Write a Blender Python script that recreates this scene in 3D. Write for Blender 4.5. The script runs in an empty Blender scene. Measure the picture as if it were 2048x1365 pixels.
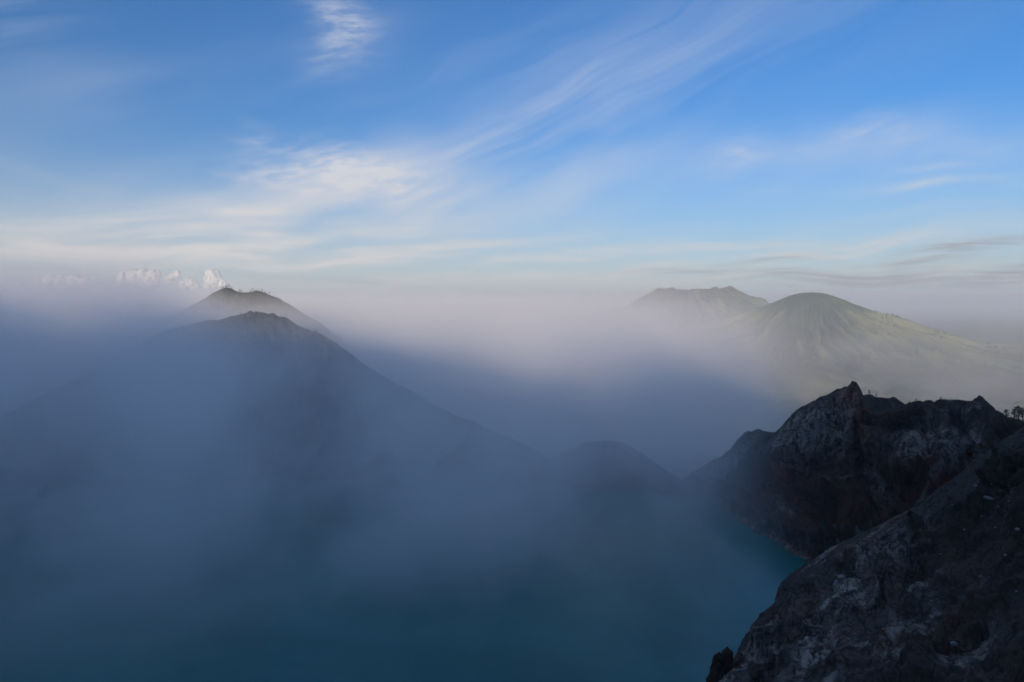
import bpy, math, random
import numpy as np

random.seed(7)
SC = bpy.context.scene
COL = SC.collection
R = math.radians

# ------------------------------------------------------------------ camera
PITCH = R(-3.25)
FPX = 2048 * 24.0 / 36.0
cam_d = bpy.data.cameras.new('camera')
cam_d.lens = 24.0
cam_d.sensor_width = 36.0
cam_d.clip_start = 0.5
cam_d.clip_end = 400000.0
cam = bpy.data.objects.new('camera', cam_d)
cam.rotation_euler = (R(90) + PITCH, 0, 0)
COL.objects.link(cam)
SC.camera = cam

SUN_EL = R(11.0)
SUN_AZ = R(180 + 27)          # clockwise from +Y (the way the camera looks): low behind the left shoulder
SUN_DIR = np.array([math.sin(SUN_AZ) * math.cos(SUN_EL), math.cos(SUN_AZ) * math.cos(SUN_EL), math.sin(SUN_EL)])

SC.view_settings.view_transform = 'Standard'
SC.view_settings.look = 'None'
SC.view_settings.exposure = 1.58
SC.view_settings.gamma = 1.0
SC.render.engine = 'CYCLES'
SC.cycles.use_denoising = True
SC.cycles.max_bounces = 12
SC.cycles.diffuse_bounces = 2
SC.cycles.glossy_bounces = 2
SC.cycles.transparent_max_bounces = 8
SC.cycles.volume_bounces = 10
SC.cycles.volume_max_steps = 256
SC.cycles.use_adaptive_sampling = True
SC.cycles.adaptive_threshold = 0.05


# ------------------------------------------------------------------ node maths
class E:
    """One float socket in a node tree, with operators that add Math nodes."""
    tree = None

    def __init__(self, s):
        self.s = s

    @staticmethod
    def op(kind, *a, clamp=False):
        n = E.tree.nodes.new('ShaderNodeMath')
        n.operation = kind
        n.use_clamp = clamp
        for i, x in enumerate(a):
            if isinstance(x, E):
                E.tree.links.new(x.s, n.inputs[i])
            else:
                n.inputs[i].default_value = float(x)
        return E(n.outputs[0])

    def __add__(s, o): return E.op('ADD', s, o)
    __radd__ = __add__
    def __sub__(s, o): return E.op('SUBTRACT', s, o)
    def __rsub__(s, o): return E.op('SUBTRACT', o, s)
    def __mul__(s, o): return E.op('MULTIPLY', s, o)
    __rmul__ = __mul__
    def __truediv__(s, o): return E.op('DIVIDE', s, o)
    def __rtruediv__(s, o): return E.op('DIVIDE', o, s)
    def __neg__(s): return E.op('MULTIPLY', s, -1.0)
    def exp(s): return E.op('EXPONENT', s)
    def max(s, o): return E.op('MAXIMUM', s, o)
    def min(s, o): return E.op('MINIMUM', s, o)
    def pow(s, o): return E.op('POWER', s, o)
    def clamp(s): return E.op('ADD', s, 0.0, clamp=True)


def smooth(x, a, b):
    n = E.tree.nodes.new('ShaderNodeMapRange')
    n.interpolation_type = 'SMOOTHSTEP'
    E.tree.links.new(x.s, n.inputs['Value'])
    n.inputs['From Min'].default_value = a
    n.inputs['From Max'].default_value = b
    return E(n.outputs['Result'])


def combine(x, y, z):
    n = E.tree.nodes.new('ShaderNodeCombineXYZ')
    for i, q in enumerate((x, y, z)):
        if isinstance(q, E):
            E.tree.links.new(q.s, n.inputs[i])
        else:
            n.inputs[i].default_value = q
    return n.outputs[0]


def noise(vec, scale=1.0, detail=2.0, rough=0.5, distort=0.0, lac=2.0):
    n = E.tree.nodes.new('ShaderNodeTexNoise')
    E.tree.links.new(vec, n.inputs['Vector'])
    n.inputs['Scale'].default_value = scale
    n.inputs['Detail'].default_value = detail
    n.inputs['Roughness'].default_value = rough
    n.inputs['Distortion'].default_value = distort
    n.inputs['Lacunarity'].default_value = lac
    return E(n.outputs[0])


def mixcol(f, a, b):
    n = E.tree.nodes.new('ShaderNodeMix')
    n.data_type = 'RGBA'
    if isinstance(f, E):
        E.tree.links.new(f.s, n.inputs[0])
    else:
        n.inputs[0].default_value = f
    for k, q in ((6, a), (7, b)):
        if isinstance(q, tuple):
            n.inputs[k].default_value = q if len(q) == 4 else q + (1.0,)
        else:
            E.tree.links.new(q, n.inputs[k])
    return n.outputs[2]


# ------------------------------------------------------------------ sky
def px_azel(px, py):
    X = (px - 1024) / FPX
    Y = -(py - 682.5) / FPX
    d = np.array([X, math.cos(PITCH) - Y * math.sin(PITCH), math.sin(PITCH) + Y * math.cos(PITCH)])
    d /= np.linalg.norm(d)
    return math.degrees(math.atan2(d[0], d[1])), math.degrees(math.asin(d[2]))


world = bpy.data.worlds.new('World')
SC.world = world
world.use_nodes = True
world.cycles.sampling_method = 'MANUAL'
world.cycles.sample_map_resolution = 512
wt = world.node_tree
wt.nodes.clear()
E.tree = wt
sky = wt.nodes.new('ShaderNodeTexSky')
sky.sky_type = 'NISHITA'
sky.sun_disc = False
sky.sun_elevation = SUN_EL
sky.sun_rotation = SUN_AZ
sky.altitude = 2400.0
sky.air_density = 1.6
sky.dust_density = 0.1
sky.ozone_density = 8.0
bg = wt.nodes.new('ShaderNodeBackground')
wout = wt.nodes.new('ShaderNodeOutputWorld')
wt.links.new(bg.outputs[0], wout.inputs['Surface'])
SKY_STRENGTH = 0.051
bg.inputs['Strength'].default_value = SKY_STRENGTH

tc = wt.nodes.new('ShaderNodeTexCoord')
sep = wt.nodes.new('ShaderNodeSeparateXYZ')
wt.links.new(tc.outputs['Generated'], sep.inputs[0])
dx, dy, dz = (E(sep.outputs[i]) for i in range(3))
AZ = E.op('ARCTAN2', dx, dy) * (180 / math.pi)
EL = E.op('ARCSINE', dz) * (180 / math.pi)
# a wandering offset so that no cloud edge is a clean ellipse
wv = noise(combine(AZ * 0.10, EL * 0.16, 3.1), 1.0, 1.0, 0.5)
wv2 = noise(combine(AZ * 0.10, EL * 0.16, 17.7), 1.0, 1.0, 0.5)
AW = AZ + (wv - 0.5) * 5.0
EW = EL + (wv2 - 0.5) * 2.6


def streaks(angle, la, lb, seed, detail=5.0, rough=0.6, lo=0.38, hi=0.72):
    """A field of long fibres: degrees along and across the fibre direction."""
    c, s = math.cos(R(angle)), math.sin(R(angle))
    a = AW * c + EW * s
    b = EW * c - AW * s
    return smooth(noise(combine(a * (1 / la), b * (1 / lb), seed), 1.0, detail, rough), lo, hi)


def blobs(items):
    tot = None
    for (px, py, L, W, ang, k) in items:
        a0, e0 = px_azel(px, py)
        deg = math.degrees(1 / FPX)
        c, s = math.cos(R(ang)), math.sin(R(ang))
        u = (AW - a0) * (c / (L * deg)) + (EW - e0) * (s / (L * deg))
        v = (EW - e0) * (c / (W * deg)) - (AW - a0) * (s / (W * deg))
        m = (-(u * u + v * v)).exp() * k
        tot = m if tot is None else tot + m
    return tot


diag = streaks(25, 20.0, 1.15, 1.0, 5.0, 0.6, 0.30, 0.80)
flat = streaks(3, 14.0, 1.1, 5.0)
puff = streaks(6, 2.3, 0.65, 9.0, 6.0, 0.64, 0.34, 0.74)
soft = streaks(20, 22.0, 6.0, 13.0, 3.0, 0.5, 0.30, 0.75)

b_diag = blobs([
    (1120, 190, 360, 75, 27, 0.42), (1030, 270, 200, 45, 30, 0.40), (1330, 150, 380, 90, 24, 0.22),
    (1720, 50, 300, 60, 20, 0.20), (950, 130, 200, 70, 25, 0.20), (1040, 372, 150, 26, 14, 0.42),
    (880, 330, 160, 40, 28, 0.30), (40, 30, 90, 60, 40, 0.42)])
b_flat = blobs([
    (560, 500, 560, 55, 2, 0.75), (1100, 535, 900, 45, 0, 0.9), (300, 480, 240, 50, -4, 0.40),
    (1850, 378, 190, 9, -2, 0.75), (1870, 350, 70, 7, -3, 0.6), (1650, 520, 600, 60, 3, 0.55),
    (130, 500, 60, 14, -4, 0.8), (40, 335, 90, 12, -8, 0.35)])
b_puff = blobs([
    (740, 360, 150, 42, -6, 1.15), (560, 352, 85, 20, -3, 0.9), (660, 330, 120, 24, -8, 0.7),
    (500, 425, 60, 12, 4, 0.85), (690, 55, 55, 36, -30, 0.95), (660, 110, 40, 34, 40, 0.7),
    (645, 20, 30, 40, 60, 0.6), (515, 292, 28, 10, 0, 0.6), (505, 255, 26, 12, -20, 0.4),
    (1465, 325, 55, 22, 20, 0.55), (1640, 290, 150, 26, 12, 0.35), (1860, 290, 190, 30, -18, 0.35)])
b_soft = blobs([
    (760, 400, 420, 90, 6, 0.40), (420, 440, 340, 60, 8, 0.32), (1150, 260, 420, 130, 26, 0.22),
    (1700, 310, 380, 60, -3, 0.20), (250, 190, 330, 60, 12, 0.13), (700, 80, 160, 90, 40, 0.10)])
beyond = smooth(E.op('ABSOLUTE', AZ), 38, 60).max(smooth(EL, 28, 45))   # unseen denser cirrus, added all round and overhead to whiten the blue skylight
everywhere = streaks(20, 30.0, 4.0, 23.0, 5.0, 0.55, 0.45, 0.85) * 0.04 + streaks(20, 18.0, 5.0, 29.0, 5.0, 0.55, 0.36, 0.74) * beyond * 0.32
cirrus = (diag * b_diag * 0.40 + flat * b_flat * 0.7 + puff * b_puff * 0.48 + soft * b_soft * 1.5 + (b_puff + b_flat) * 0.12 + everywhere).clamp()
veil = (1.0 - smooth(EL, 1.0, 15.0)) * 0.38              # thin high stratus, seen edge-on low in the sky
cirrus = (cirrus + veil * (1.0 - cirrus)) * smooth(EL, -1.0, 1.5)

b_grey = blobs([
    (1920, 550, 300, 17, 2, 1.5), (1680, 556, 170, 9, 0, 1.0), (1930, 503, 130, 10, 8, 1.3),
    (1360, 548, 110, 6, -1, 1.0), (1530, 524, 90, 7, 6, 1.0), (1820, 576, 260, 8, 3, 0.9),
    (760, 570, 170, 6, -2, 0.55), (1950, 600, 200, 5, 1, 0.5), (80, 594, 300, 4, 0, 0.6)])
greyf = streaks(2, 6.0, 0.34, 31.0, 6.0, 0.66, 0.36, 0.66)
grey = (b_grey * (greyf * 0.85 + 0.10)).clamp() * 0.85

GREY_COL = (2.1, 2.2, 2.45)
CIRRUS_COL = mixcol(smooth(EL, 1.0, 14.0), (4.7, 4.5, 4.3), (4.2, 4.4, 4.9))
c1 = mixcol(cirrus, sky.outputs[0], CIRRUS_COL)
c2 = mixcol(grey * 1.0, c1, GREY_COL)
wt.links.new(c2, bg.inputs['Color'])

# ------------------------------------------------------------------ sun
sun_d = bpy.data.lights.new('sun', 'SUN')
sun_d.energy = 2.1
sun_d.angle = R(0.5)
sun_d.color = (1.0, 0.77, 0.57)
sun = bpy.data.objects.new('sun', sun_d)
from mathutils import Vector
sun.rotation_euler = Vector((-SUN_DIR[0], -SUN_DIR[1], -SUN_DIR[2])).to_track_quat('-Z', 'Y').to_euler()
COL.objects.link(sun)


# ------------------------------------------------------------------ numpy noise
_G = np.array([[1, 1, 0], [-1, 1, 0], [1, -1, 0], [-1, -1, 0], [1, 0, 1], [-1, 0, 1], [1, 0, -1], [-1, 0, -1],
               [0, 1, 1], [0, -1, 1], [0, 1, -1], [0, -1, -1], [1, 1, 0], [-1, 1, 0], [0, -1, 1], [0, -1, -1]], dtype=np.float32)


def _hash(i, j, k, seed):
    h = (i.astype(np.uint32) * np.uint32(374761393)) ^ (j.astype(np.uint32) * np.uint32(668265263)) ^ \
        (k.astype(np.uint32) * np.uint32(2147483647)) ^ np.uint32((seed * 974711 + 12345) & 0xffffffff)
    h = (h ^ (h >> np.uint32(13))) * np.uint32(1274126177)
    h = (h ^ (h >> np.uint32(15))) * np.uint32(2246822519)
    return h ^ (h >> np.uint32(16))


def perlin(p, seed=0):
    p = np.asarray(p, dtype=np.float32)
    f = np.floor(p)
    i = f.astype(np.int32)
    q = p - f
    w = q * q * q * (q * (q * 6 - 15) + 10)
    out = 0
    for a in (0, 1):
        wa = w[..., 0] if a else 1 - w[..., 0]
        for b in (0, 1):
            wb = w[..., 1] if b else 1 - w[..., 1]
            for c in (0, 1):
                wc = w[..., 2] if c else 1 - w[..., 2]
                g = _G[_hash(i[..., 0] + a, i[..., 1] + b, i[..., 2] + c, seed) & np.uint32(15)]
                out = out + wa * wb * wc * (g[..., 0] * (q[..., 0] - a) + g[..., 1] * (q[..., 1] - b) + g[..., 2] * (q[..., 2] - c))
    return out


def fbm(p, octs=4, seed=0, gain=0.5, lac=2.03):
    p = np.asarray(p, dtype=np.float32)
    out, amp = 0, 1.0
    for o in range(octs):
        out = out + amp * perlin(p, seed + o * 17)
        amp *= gain
        p = p * lac + 3.7
    return out


def ridged(p, octs=4, seed=0, gain=0.5, lac=2.1):
    p = np.asarray(p, dtype=np.float32)
    out, amp, wgt = 0, 1.0, 1.0
    for o in range(octs):
        r = 1 - np.abs(perlin(p, seed + o * 31)) * 2.0
        r = np.clip(r, 0, 1) ** 2 * wgt
        wgt = np.clip(r * 1.6, 0, 1)
        out = out + amp * r
        amp *= gain
        p = p * lac + 5.1
    return out


def worley(p, seed=0):
    """Distance to the nearest and second nearest cell point and the nearest cell's random number."""
    p = np.asarray(p, dtype=np.float32)
    f = np.floor(p)
    i = f.astype(np.int32)
    d1 = np.full(p.shape[:-1], 9.0, np.float32)
    d2 = d1.copy()
    idr = np.zeros_like(d1)
    for a in (-1, 0, 1):
        for b in (-1, 0, 1):
            for c in (-1, 0, 1):
                h = _hash(i[..., 0] + a, i[..., 1] + b, i[..., 2] + c, seed)
                rx = (h & np.uint32(1023)).astype(np.float32) / 1023
                ry = ((h >> np.uint32(10)) & np.uint32(1023)).astype(np.float32) / 1023
                rz = ((h >> np.uint32(20)) & np.uint32(1023)).astype(np.float32) / 1023
                d = np.sqrt((f[..., 0] + a + rx - p[..., 0]) ** 2 + (f[..., 1] + b + ry - p[..., 1]) ** 2 + (f[..., 2] + c + rz - p[..., 2]) ** 2)
                near = d < d1
                d2 = np.where(near, d1, np.minimum(d2, d))
                idr = np.where(near, rx * 0.5 + rz * 0.5, idr)
                d1 = np.where(near, d, d1)
    return d1, d2, idr


# ------------------------------------------------------------------ mesh helpers
def P(px, py, D):
    """The point at distance D ahead that stands where the photograph has pixel (px, py)."""
    X = (px - 1024) / FPX
    Y = -(py - 682.5) / FPX
    d = np.array([X, math.cos(PITCH) - Y * math.sin(PITCH), math.sin(PITCH) + Y * math.cos(PITCH)])
    return d / d[1] * D


def sm(x, a, b):
    t = np.clip((x - a) / (b - a), 0, 1)
    return t * t * (3 - 2 * t)


def resample(ctrl, n, u=None):
    """Catmull-Rom along axis 0 of ctrl (K, ..., 3)."""
    K = ctrl.shape[0]
    t = np.linspace(0, K - 1, n) if u is None else u * (K - 1)
    i = np.clip(np.floor(t).astype(int), 0, K - 2)
    f = (t - i).reshape((-1,) + (1,) * (ctrl.ndim - 1))
    g = lambda k: ctrl[np.clip(k, 0, K - 1)]
    p0, p1, p2, p3 = g(i - 1), g(i), g(i + 1), g(i + 2)
    return 0.5 * ((2 * p1) + (-p0 + p2) * f + (2 * p0 - 5 * p1 + 4 * p2 - p3) * f * f + (-p0 + 3 * p1 - 3 * p2 + p3) * f ** 3)


def grid_normals(v):
    a = np.gradient(v, axis=0)
    b = np.gradient(v, axis=1)
    n = np.cross(b, a)
    return n / (np.linalg.norm(n, axis=-1, keepdims=True) + 1e-9)


def link(o, parent=None, **props):
    COL.objects.link(o)
    if parent:
        o.parent = parent
    for k, v in props.items():
        o[k] = v
    return o


def grid_mesh(name, v, mat, attrs=None, closed_u=False, **props):
    nr, nc = v.shape[:2]
    idx = np.arange(nr * nc).reshape(nr, nc)
    if closed_u:
        idx = np.concatenate([idx, idx[:, :1]], axis=1)
    q = np.stack([idx[:-1, :-1], idx[:-1, 1:], idx[1:, 1:], idx[1:, :-1]], -1).reshape(-1, 4)
    me = bpy.data.meshes.new(name)
    me.vertices.add(nr * nc)
    me.vertices.foreach_set('co', v.reshape(-1).astype(np.float32))
    me.loops.add(q.size)
    me.loops.foreach_set('vertex_index', q.reshape(-1).astype(np.int32))
    me.polygons.add(len(q))
    me.polygons.foreach_set('loop_start', np.arange(0, q.size, 4, dtype=np.int32))
    me.polygons.foreach_set('use_smooth', np.ones(len(q), dtype=bool))
    me.update(calc_edges=True)
    for k, a in (attrs or {}).items():
        at = me.attributes.new(k, 'FLOAT', 'POINT')
        at.data.foreach_set('value', a.reshape(-1).astype(np.float32))
    me.materials.append(mat)
    return link(bpy.data.objects.new(name, me), **props)


def new_mat(name):
    m = bpy.data.materials.new(name)
    m.use_nodes = True
    t = m.node_tree
    t.nodes.clear()
    out = t.nodes.new('ShaderNodeOutputMaterial')
    E.tree = t
    return m, t, out


def principled(t, out, col, rough=0.9, spec=0.3, bump=None):
    b = t.nodes.new('ShaderNodeBsdfPrincipled')
    if isinstance(col, tuple):
        b.inputs['Base Color'].default_value = col + (1.0,)
    else:
        t.links.new(col, b.inputs['Base Color'])
    if isinstance(rough, E):
        t.links.new(rough.s, b.inputs['Roughness'])
    else:
        b.inputs['Roughness'].default_value = rough
    b.inputs['Specular IOR Level'].default_value = spec
    if bump is not None:
        h, dist, st = bump
        n = t.nodes.new('ShaderNodeBump')
        n.inputs['Distance'].default_value = dist
        if isinstance(st, E):
            t.links.new(st.s, n.inputs['Strength'])
        else:
            n.inputs['Strength'].default_value = st
        t.links.new(h.s, n.inputs['Height'])
        t.links.new(n.outputs[0], b.inputs['Normal'])
    t.links.new(b.outputs[0], out.inputs['Surface'])
    return b


def attr(name):
    n = E.tree.nodes.new('ShaderNodeAttribute')
    n.attribute_name = name
    return E(n.outputs['Fac'])


def objpos():
    n = E.tree.nodes.new('ShaderNodeTexCoord')
    return n.outputs['Object']


def vscale(vec, s):
    n = E.tree.nodes.new('ShaderNodeVectorMath')
    n.operation = 'MULTIPLY'
    E.tree.links.new(vec, n.inputs[0])
    n.inputs[1].default_value = s
    return n.outputs[0]


# ------------------------------------------------------------------ materials
def voronoi_edge(vec, scale):
    n = E.tree.nodes.new('ShaderNodeTexVoronoi')
    n.feature = 'DISTANCE_TO_EDGE'
    E.tree.links.new(vec, n.inputs['Vector'])
    n.inputs['Scale'].default_value = scale
    return E(n.outputs['Distance'])


def mat_rock(name, fine):
    m, t, out = new_mat(name)
    p = objpos()
    # a warped position, so that cracks and runs wander
    wn = t.nodes.new('ShaderNodeTexNoise')
    t.links.new(p, wn.inputs['Vector'])
    wn.inputs['Scale'].default_value = 0.12 / fine
    wn.inputs['Detail'].default_value = 3
    wm = t.nodes.new('ShaderNodeVectorMath')
    wm.operation = 'MULTIPLY_ADD'
    t.links.new(wn.outputs['Color'], wm.inputs[0])
    wm.inputs[1].default_value = (7 * fine, 7 * fine, 5 * fine)
    t.links.new(p, wm.inputs[2])
    q = wm.outputs[0]
    big = noise(p, 0.02 / fine, 4, 0.6)
    mid = noise(vscale(q, (0.10 / fine, 0.10 / fine, 0.05 / fine)), 1.0, 6, 0.68)
    small = noise(p, 0.7 / fine, 6, 0.75)
    runs = noise(vscale(q, (0.30 / fine, 0.30 / fine, 0.03 / fine)), 1.0, 5, 0.65)
    crack = 1.0 - smooth(voronoi_edge(vscale(q, (1.0, 1.0, 0.45)), 0.16 / fine), 0.0, 0.07)
    crack2 = 1.0 - smooth(voronoi_edge(q, 0.55 / fine), 0.0, 0.10)
    c = mixcol(smooth(mid, 0.32, 0.68), (0.026, 0.019, 0.013), (0.135, 0.104, 0.070))
    c = mixcol(smooth(runs, 0.52, 0.70) * 0.75, c, (0.175, 0.150, 0.120))
    c = mixcol(smooth(big, 0.45, 0.62) * 0.6, c, (0.070, 0.048, 0.032))
    c = mixcol((1.0 - attr('rocky')) * 0.8, c, mixcol(smooth(small, 0.3, 0.7), (0.030, 0.024, 0.018), (0.062, 0.050, 0.038)))
    c = mixcol((attr('red') * smooth(mid, 0.25, 0.6)).clamp(), c, (0.21, 0.058, 0.030))
    c = mixcol((attr('moss') * smooth(small, 0.35, 0.65)).clamp(), c, (0.040, 0.048, 0.024))
    pale = attr('pale') * smooth(runs * 0.65 + small * 0.35, 0.40, 0.60) * 1.25
    c = mixcol(pale.clamp(), c, (0.46, 0.40, 0.33))
    c = mixcol(smooth(small, 0.58, 0.80) * 0.55, c, (0.22, 0.19, 0.155))
    c = mixcol((crack * 0.7 * smooth(small, 0.35, 0.55)).clamp(), c, (0.012, 0.010, 0.008))
    c = mixcol((crack2 * 0.4 * smooth(mid, 0.40, 0.60)).clamp(), c, (0.015, 0.012, 0.010))
    h = small * 0.45 + noise(p, 2.6 / fine, 5, 0.75) * 0.3 + runs * 0.7 + mid * 0.9 - crack * 0.35 - crack2 * 0.15
    principled(t, out, c, 0.85, 0.25, (h, 2.6 * fine, attr('rocky') * 0.75 + 0.25))
    return m


def mat_slope(name, dark, light, sc, bumpd):
    m, t, out = new_mat(name)
    p = objpos()
    a = noise(p, sc, 6, 0.65)
    b = noise(p, sc * 9, 4, 0.6)
    c = mixcol(smooth(a * 0.6 + b * 0.4, 0.36, 0.64), dark, light)
    principled(t, out, c, 0.95, 0.1, (b, bumpd, 0.7))
    return m


M_cliff = mat_rock('cliff_rock', 1.6)
M_spur = mat_rock('spur_rock', 1.0)
M_green = mat_slope('wooded_slope', (0.020, 0.030, 0.016), (0.072, 0.070, 0.045), 0.02, 3.0)
M_rim = mat_slope('rim_rock', (0.06, 0.055, 0.05), (0.14, 0.13, 0.12), 0.03, 2.0)


def mat_volcano():
    m, t, out = new_mat('volcano_slope')
    p = objpos()
    a = noise(p, 0.0016, 6, 0.65)
    b = noise(p, 0.012, 4, 0.6)
    c = mixcol(smooth(a, 0.35, 0.65), (0.018, 0.042, 0.022), (0.050, 0.085, 0.042))
    c = mixcol(smooth(b, 0.45, 0.75) * 0.45, c, (0.11, 0.10, 0.055))
    c = mixcol(smooth(attr('spur'), 0.55, 1.15) * 0.85, c, (0.16, 0.18, 0.10))  # pale grassy ridges over dark gullies; side-lit relief is put into the colour
    c = mixcol((attr('bare') * 0.5).clamp(), c, (0.16, 0.13, 0.10))
    principled(t, out, c, 0.95, 0.1, (b, 30.0, 0.5))
    return m


M_volcano = mat_volcano()


def mat_ground():
    m, t, out = new_mat('plateau_ground')
    p = objpos()
    a = noise(p, 0.0007, 6, 0.6)
    b = noise(p, 0.005, 5, 0.6)
    c = mixcol(smooth(a, 0.4, 0.6), (0.045, 0.065, 0.028), (0.15, 0.15, 0.07))
    c = mixcol(smooth(b, 0.45, 0.7) * 0.6, c, (0.05, 0.06, 0.03))
    principled(t, out, c, 0.95, 0.1, (b, 25.0, 0.6))
    return m


M_ground = mat_ground()

# ------------------------------------------------------------------ lake
LAKE_Z = -200.0


def mat_lake():
    m, t, out = new_mat('lake_water')
    p = objpos()
    a = noise(p, 0.008, 5, 0.6, 0.8)
    c = mixcol(smooth(a, 0.30, 0.70), (0.010, 0.15, 0.14), (0.02, 0.21, 0.195))
    w = noise(vscale(p, (0.35, 0.9, 1.0)), 1.0, 4, 0.6)
    b = principled(t, out, c, 0.22, 0.4, (w, 0.25, 0.25))
    return m


n = 60
gx, gu = np.meshgrid(np.linspace(-1150, 520, n), np.linspace(0, 1, n))
far = 1010 - 292 * sm(gx, -160, 60)
gy = 60 + (far - 60) * gu
grid_mesh('lake', np.stack([gx, gy, np.full_like(gx, LAKE_Z)], -1), mat_lake(), kind='structure')

# ------------------------------------------------------------------ ground: the old volcano's flanks and the plateau round it
CX, CY = -120.0, 640.0
nth, nr = 560, 300
th = np.linspace(0, 2 * np.pi, nth, endpoint=False)
rr = np.concatenate([[0.0], np.geomspace(250, 110000, nr - 1)])
TH, RR = np.meshgrid(th, rr)
X, Y = CX + RR * np.sin(TH), CY + RR * np.cos(TH)
flank = -262 - 715 * sm(RR, 450, 3900)
hills = fbm(np.stack([X / 1500, Y / 1500, X * 0], -1), 5, 3) * 130 * sm(RR, 3500, 6500) * (1 - sm(RR, 30000, 60000))
rid = ridged(np.stack([X / 700, Y / 700, X * 0 + 4], -1), 4, 9) * 60 * sm(RR, 2800, 5500) * (1 - sm(RR, 20000, 40000))
Zg = flank + hills + rid - 30
for (px, py, D, rad, hgt) in [(1500, 790, 7300, 520, 120), (1580, 775, 7600, 620, 170), (1660, 765, 8000, 420, 110), (1440, 790, 7700, 380, 80),
                              (1660, 740, 8600, 300, 150), (1880, 750, 8300, 330, 110), (1560, 745, 9300, 800, 110)]:
    c = P(px, py, D)
    d2 = ((X - c[0]) ** 2 + (Y - c[1]) ** 2) / rad ** 2
    Zg = Zg + hgt * np.exp(-d2) * (0.75 + 0.6 * fbm(np.stack([X / 260, Y / 260, X * 0], -1), 3, 5))
grid_mesh('ground', np.stack([X, Y, Zg], -1), M_ground, closed_u=True, kind='structure')


# ------------------------------------------------------------------ the two far volcanoes
def volcano(name, px, py, D, rad, prof_r, prof_z, kg, amp, seed, crater=None, skew=0.0):
    c = P(px, py, D)
    nth, nr = 900, 190
    th = np.linspace(0, 2 * np.pi, nth, endpoint=False)
    r = np.linspace(0, 1, nr) ** 1.15 * rad
    T, RR = np.meshgrid(th, r)
    warp = fbm(np.stack([RR / rad * 5, np.cos(T) * 2, np.sin(T) * 2], -1), 3, seed) * 0.10
    z = np.interp(RR * (1 + 0.05 * fbm(np.stack([np.cos(T) * 1.3, np.sin(T) * 1.3, T * 0], -1), 3, seed + 3)), prof_r, prof_z)
    Tw = T + warp
    g1 = np.stack([np.cos(Tw) * kg, np.sin(Tw) * kg, RR / rad * 1.2], -1)
    g2 = np.stack([np.cos(Tw) * kg * 2.4, np.sin(Tw) * kg * 2.4, RR / rad * 2.0], -1)
    env = (sm(RR, crater[0] * 1.02, crater[0] * 2.1) if crater else sm(RR, 0.05 * rad, 0.22 * rad)) * (1 - 0.75 * sm(RR, 0.45 * rad, rad))
    r1, r2 = ridged(g1, 3, seed + 7), ridged(g2, 3, seed + 8)
    z = z + amp * env * (r1 - 1.0) + 0.5 * amp * env * (r2 - 0.9)
    spur = np.clip((r1 * 0.6 + r2 * 0.4) * env, 0, 1.5)
    Xw, Yw = c[0] + RR * np.sin(T), c[1] + RR * np.cos(T)
    z = z + c[2] + fbm(np.stack([Xw / 350, Yw / 350, z / 350], -1), 4, seed + 9) * amp * 0.06 * sm(RR, 0, 0.15 * rad)
    bare = np.zeros_like(z)
    if crater:
        rc, dep = crater
        lip = fbm(np.stack([np.cos(T) * 1.8, np.sin(T) * 1.8, T * 0], -1), 5, seed + 20, 0.6)
        z = z - dep * (1 - sm(RR, rc * 0.55, rc)) + 120 * np.exp(-((RR - rc) / (0.20 * rc)) ** 2) * lip
        bare = 1 - sm(RR, rc * 1.0, rc * 1.7)
    grid_mesh(name, np.stack([Xw, Yw, z], -1), M_volcano, {'bare': bare, 'spur': spur}, closed_u=True, kind='structure')


volcano('volcano', 1622, 585, 12000, 5600, [0, 180, 330, 520, 760, 1100, 1480, 2200, 3000, 3900, 5600],
        [0, -12, -55, -140, -262, -430, -590, -800, -915, -990, -1150], 9.0, 180, 41)
volcano('volcano', 1388, 580, 17500, 7600, [0, 500, 850, 1150, 1450, 1900, 2600, 3600, 5200, 7600],
        [45, 35, 5, -90, -270, -500, -760, -1010, -1200, -1500], 8.0, 260, 57, crater=(900, 90))

# ------------------------------------------------------------------ crater wall on the right, across the bay
cw = [  # rim px, py, distance | shore px, py
    (1325, 992, 700, 1330, 996), (1360, 968, 712, 1362, 985), (1402, 936, 720, 1398, 992), (1450, 906, 708, 1435, 1008),
    (1495, 863, 700, 1465, 1027), (1548, 866, 690, 1490, 1051), (1578, 838, 676, 1515, 1068), (1600, 818, 668, 1540, 1082), (1640, 796, 650, 1566, 1098),
    (1690, 776, 622, 1588, 1114), (1707, 767, 612, 1598, 1122), (1722, 786, 604, 1612, 1132), (1745, 823, 590, 1640, 1150), (1790, 818, 580, 1690, 1170), (1830, 806, 575, 1750, 1190),
    (1900, 801, 560, 1800, 1200), (1942, 804, 547, 1838, 1207), (1958, 796, 540, 1850, 1210), (1975, 807, 532, 1862, 1212), (2020, 838, 500, 1900, 1220), (2100, 850, 460, 1960, 1230),
    (2220, 850, 420, 2050, 1240)]
rim = np.array([P(a, b, c) for a, b, c, _, _ in cw])
shore = []
for _, _, _, a, b in cw:
    q = P(a, b, 1.0)
    shore.append(q * (LAKE_Z / q[2]))
shore = np.array(shore)
rows = []
under = shore - (rim - shore) * np.array([0.15, 0.15, 0]) * 1.0
under[:, 2] = LAKE_Z - 22
rows.append(under)
for h, w in ((0.0, 0.0), (0.10, 0.13), (0.27, 0.38), (0.44, 0.60), (0.60, 0.72), (0.76, 0.80), (0.90, 0.90), (1.0, 1.0)):
    q = shore + (rim - shore) * np.array([w, w, h])
    rows.append(q)
out1 = rim + np.array([16.0, 26.0, -14.0])
out2 = rim + np.array([60.0, 110.0, -75.0])
out3 = rim + np.array([120.0, 260.0, -190.0])
rows += [out1, out2, out3]
net = np.array(rows)
NT, NS = 430, 860
base = resample(net, NT)
base = np.swapaxes(resample(np.swapaxes(base, 0, 1), NS), 0, 1)
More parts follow.
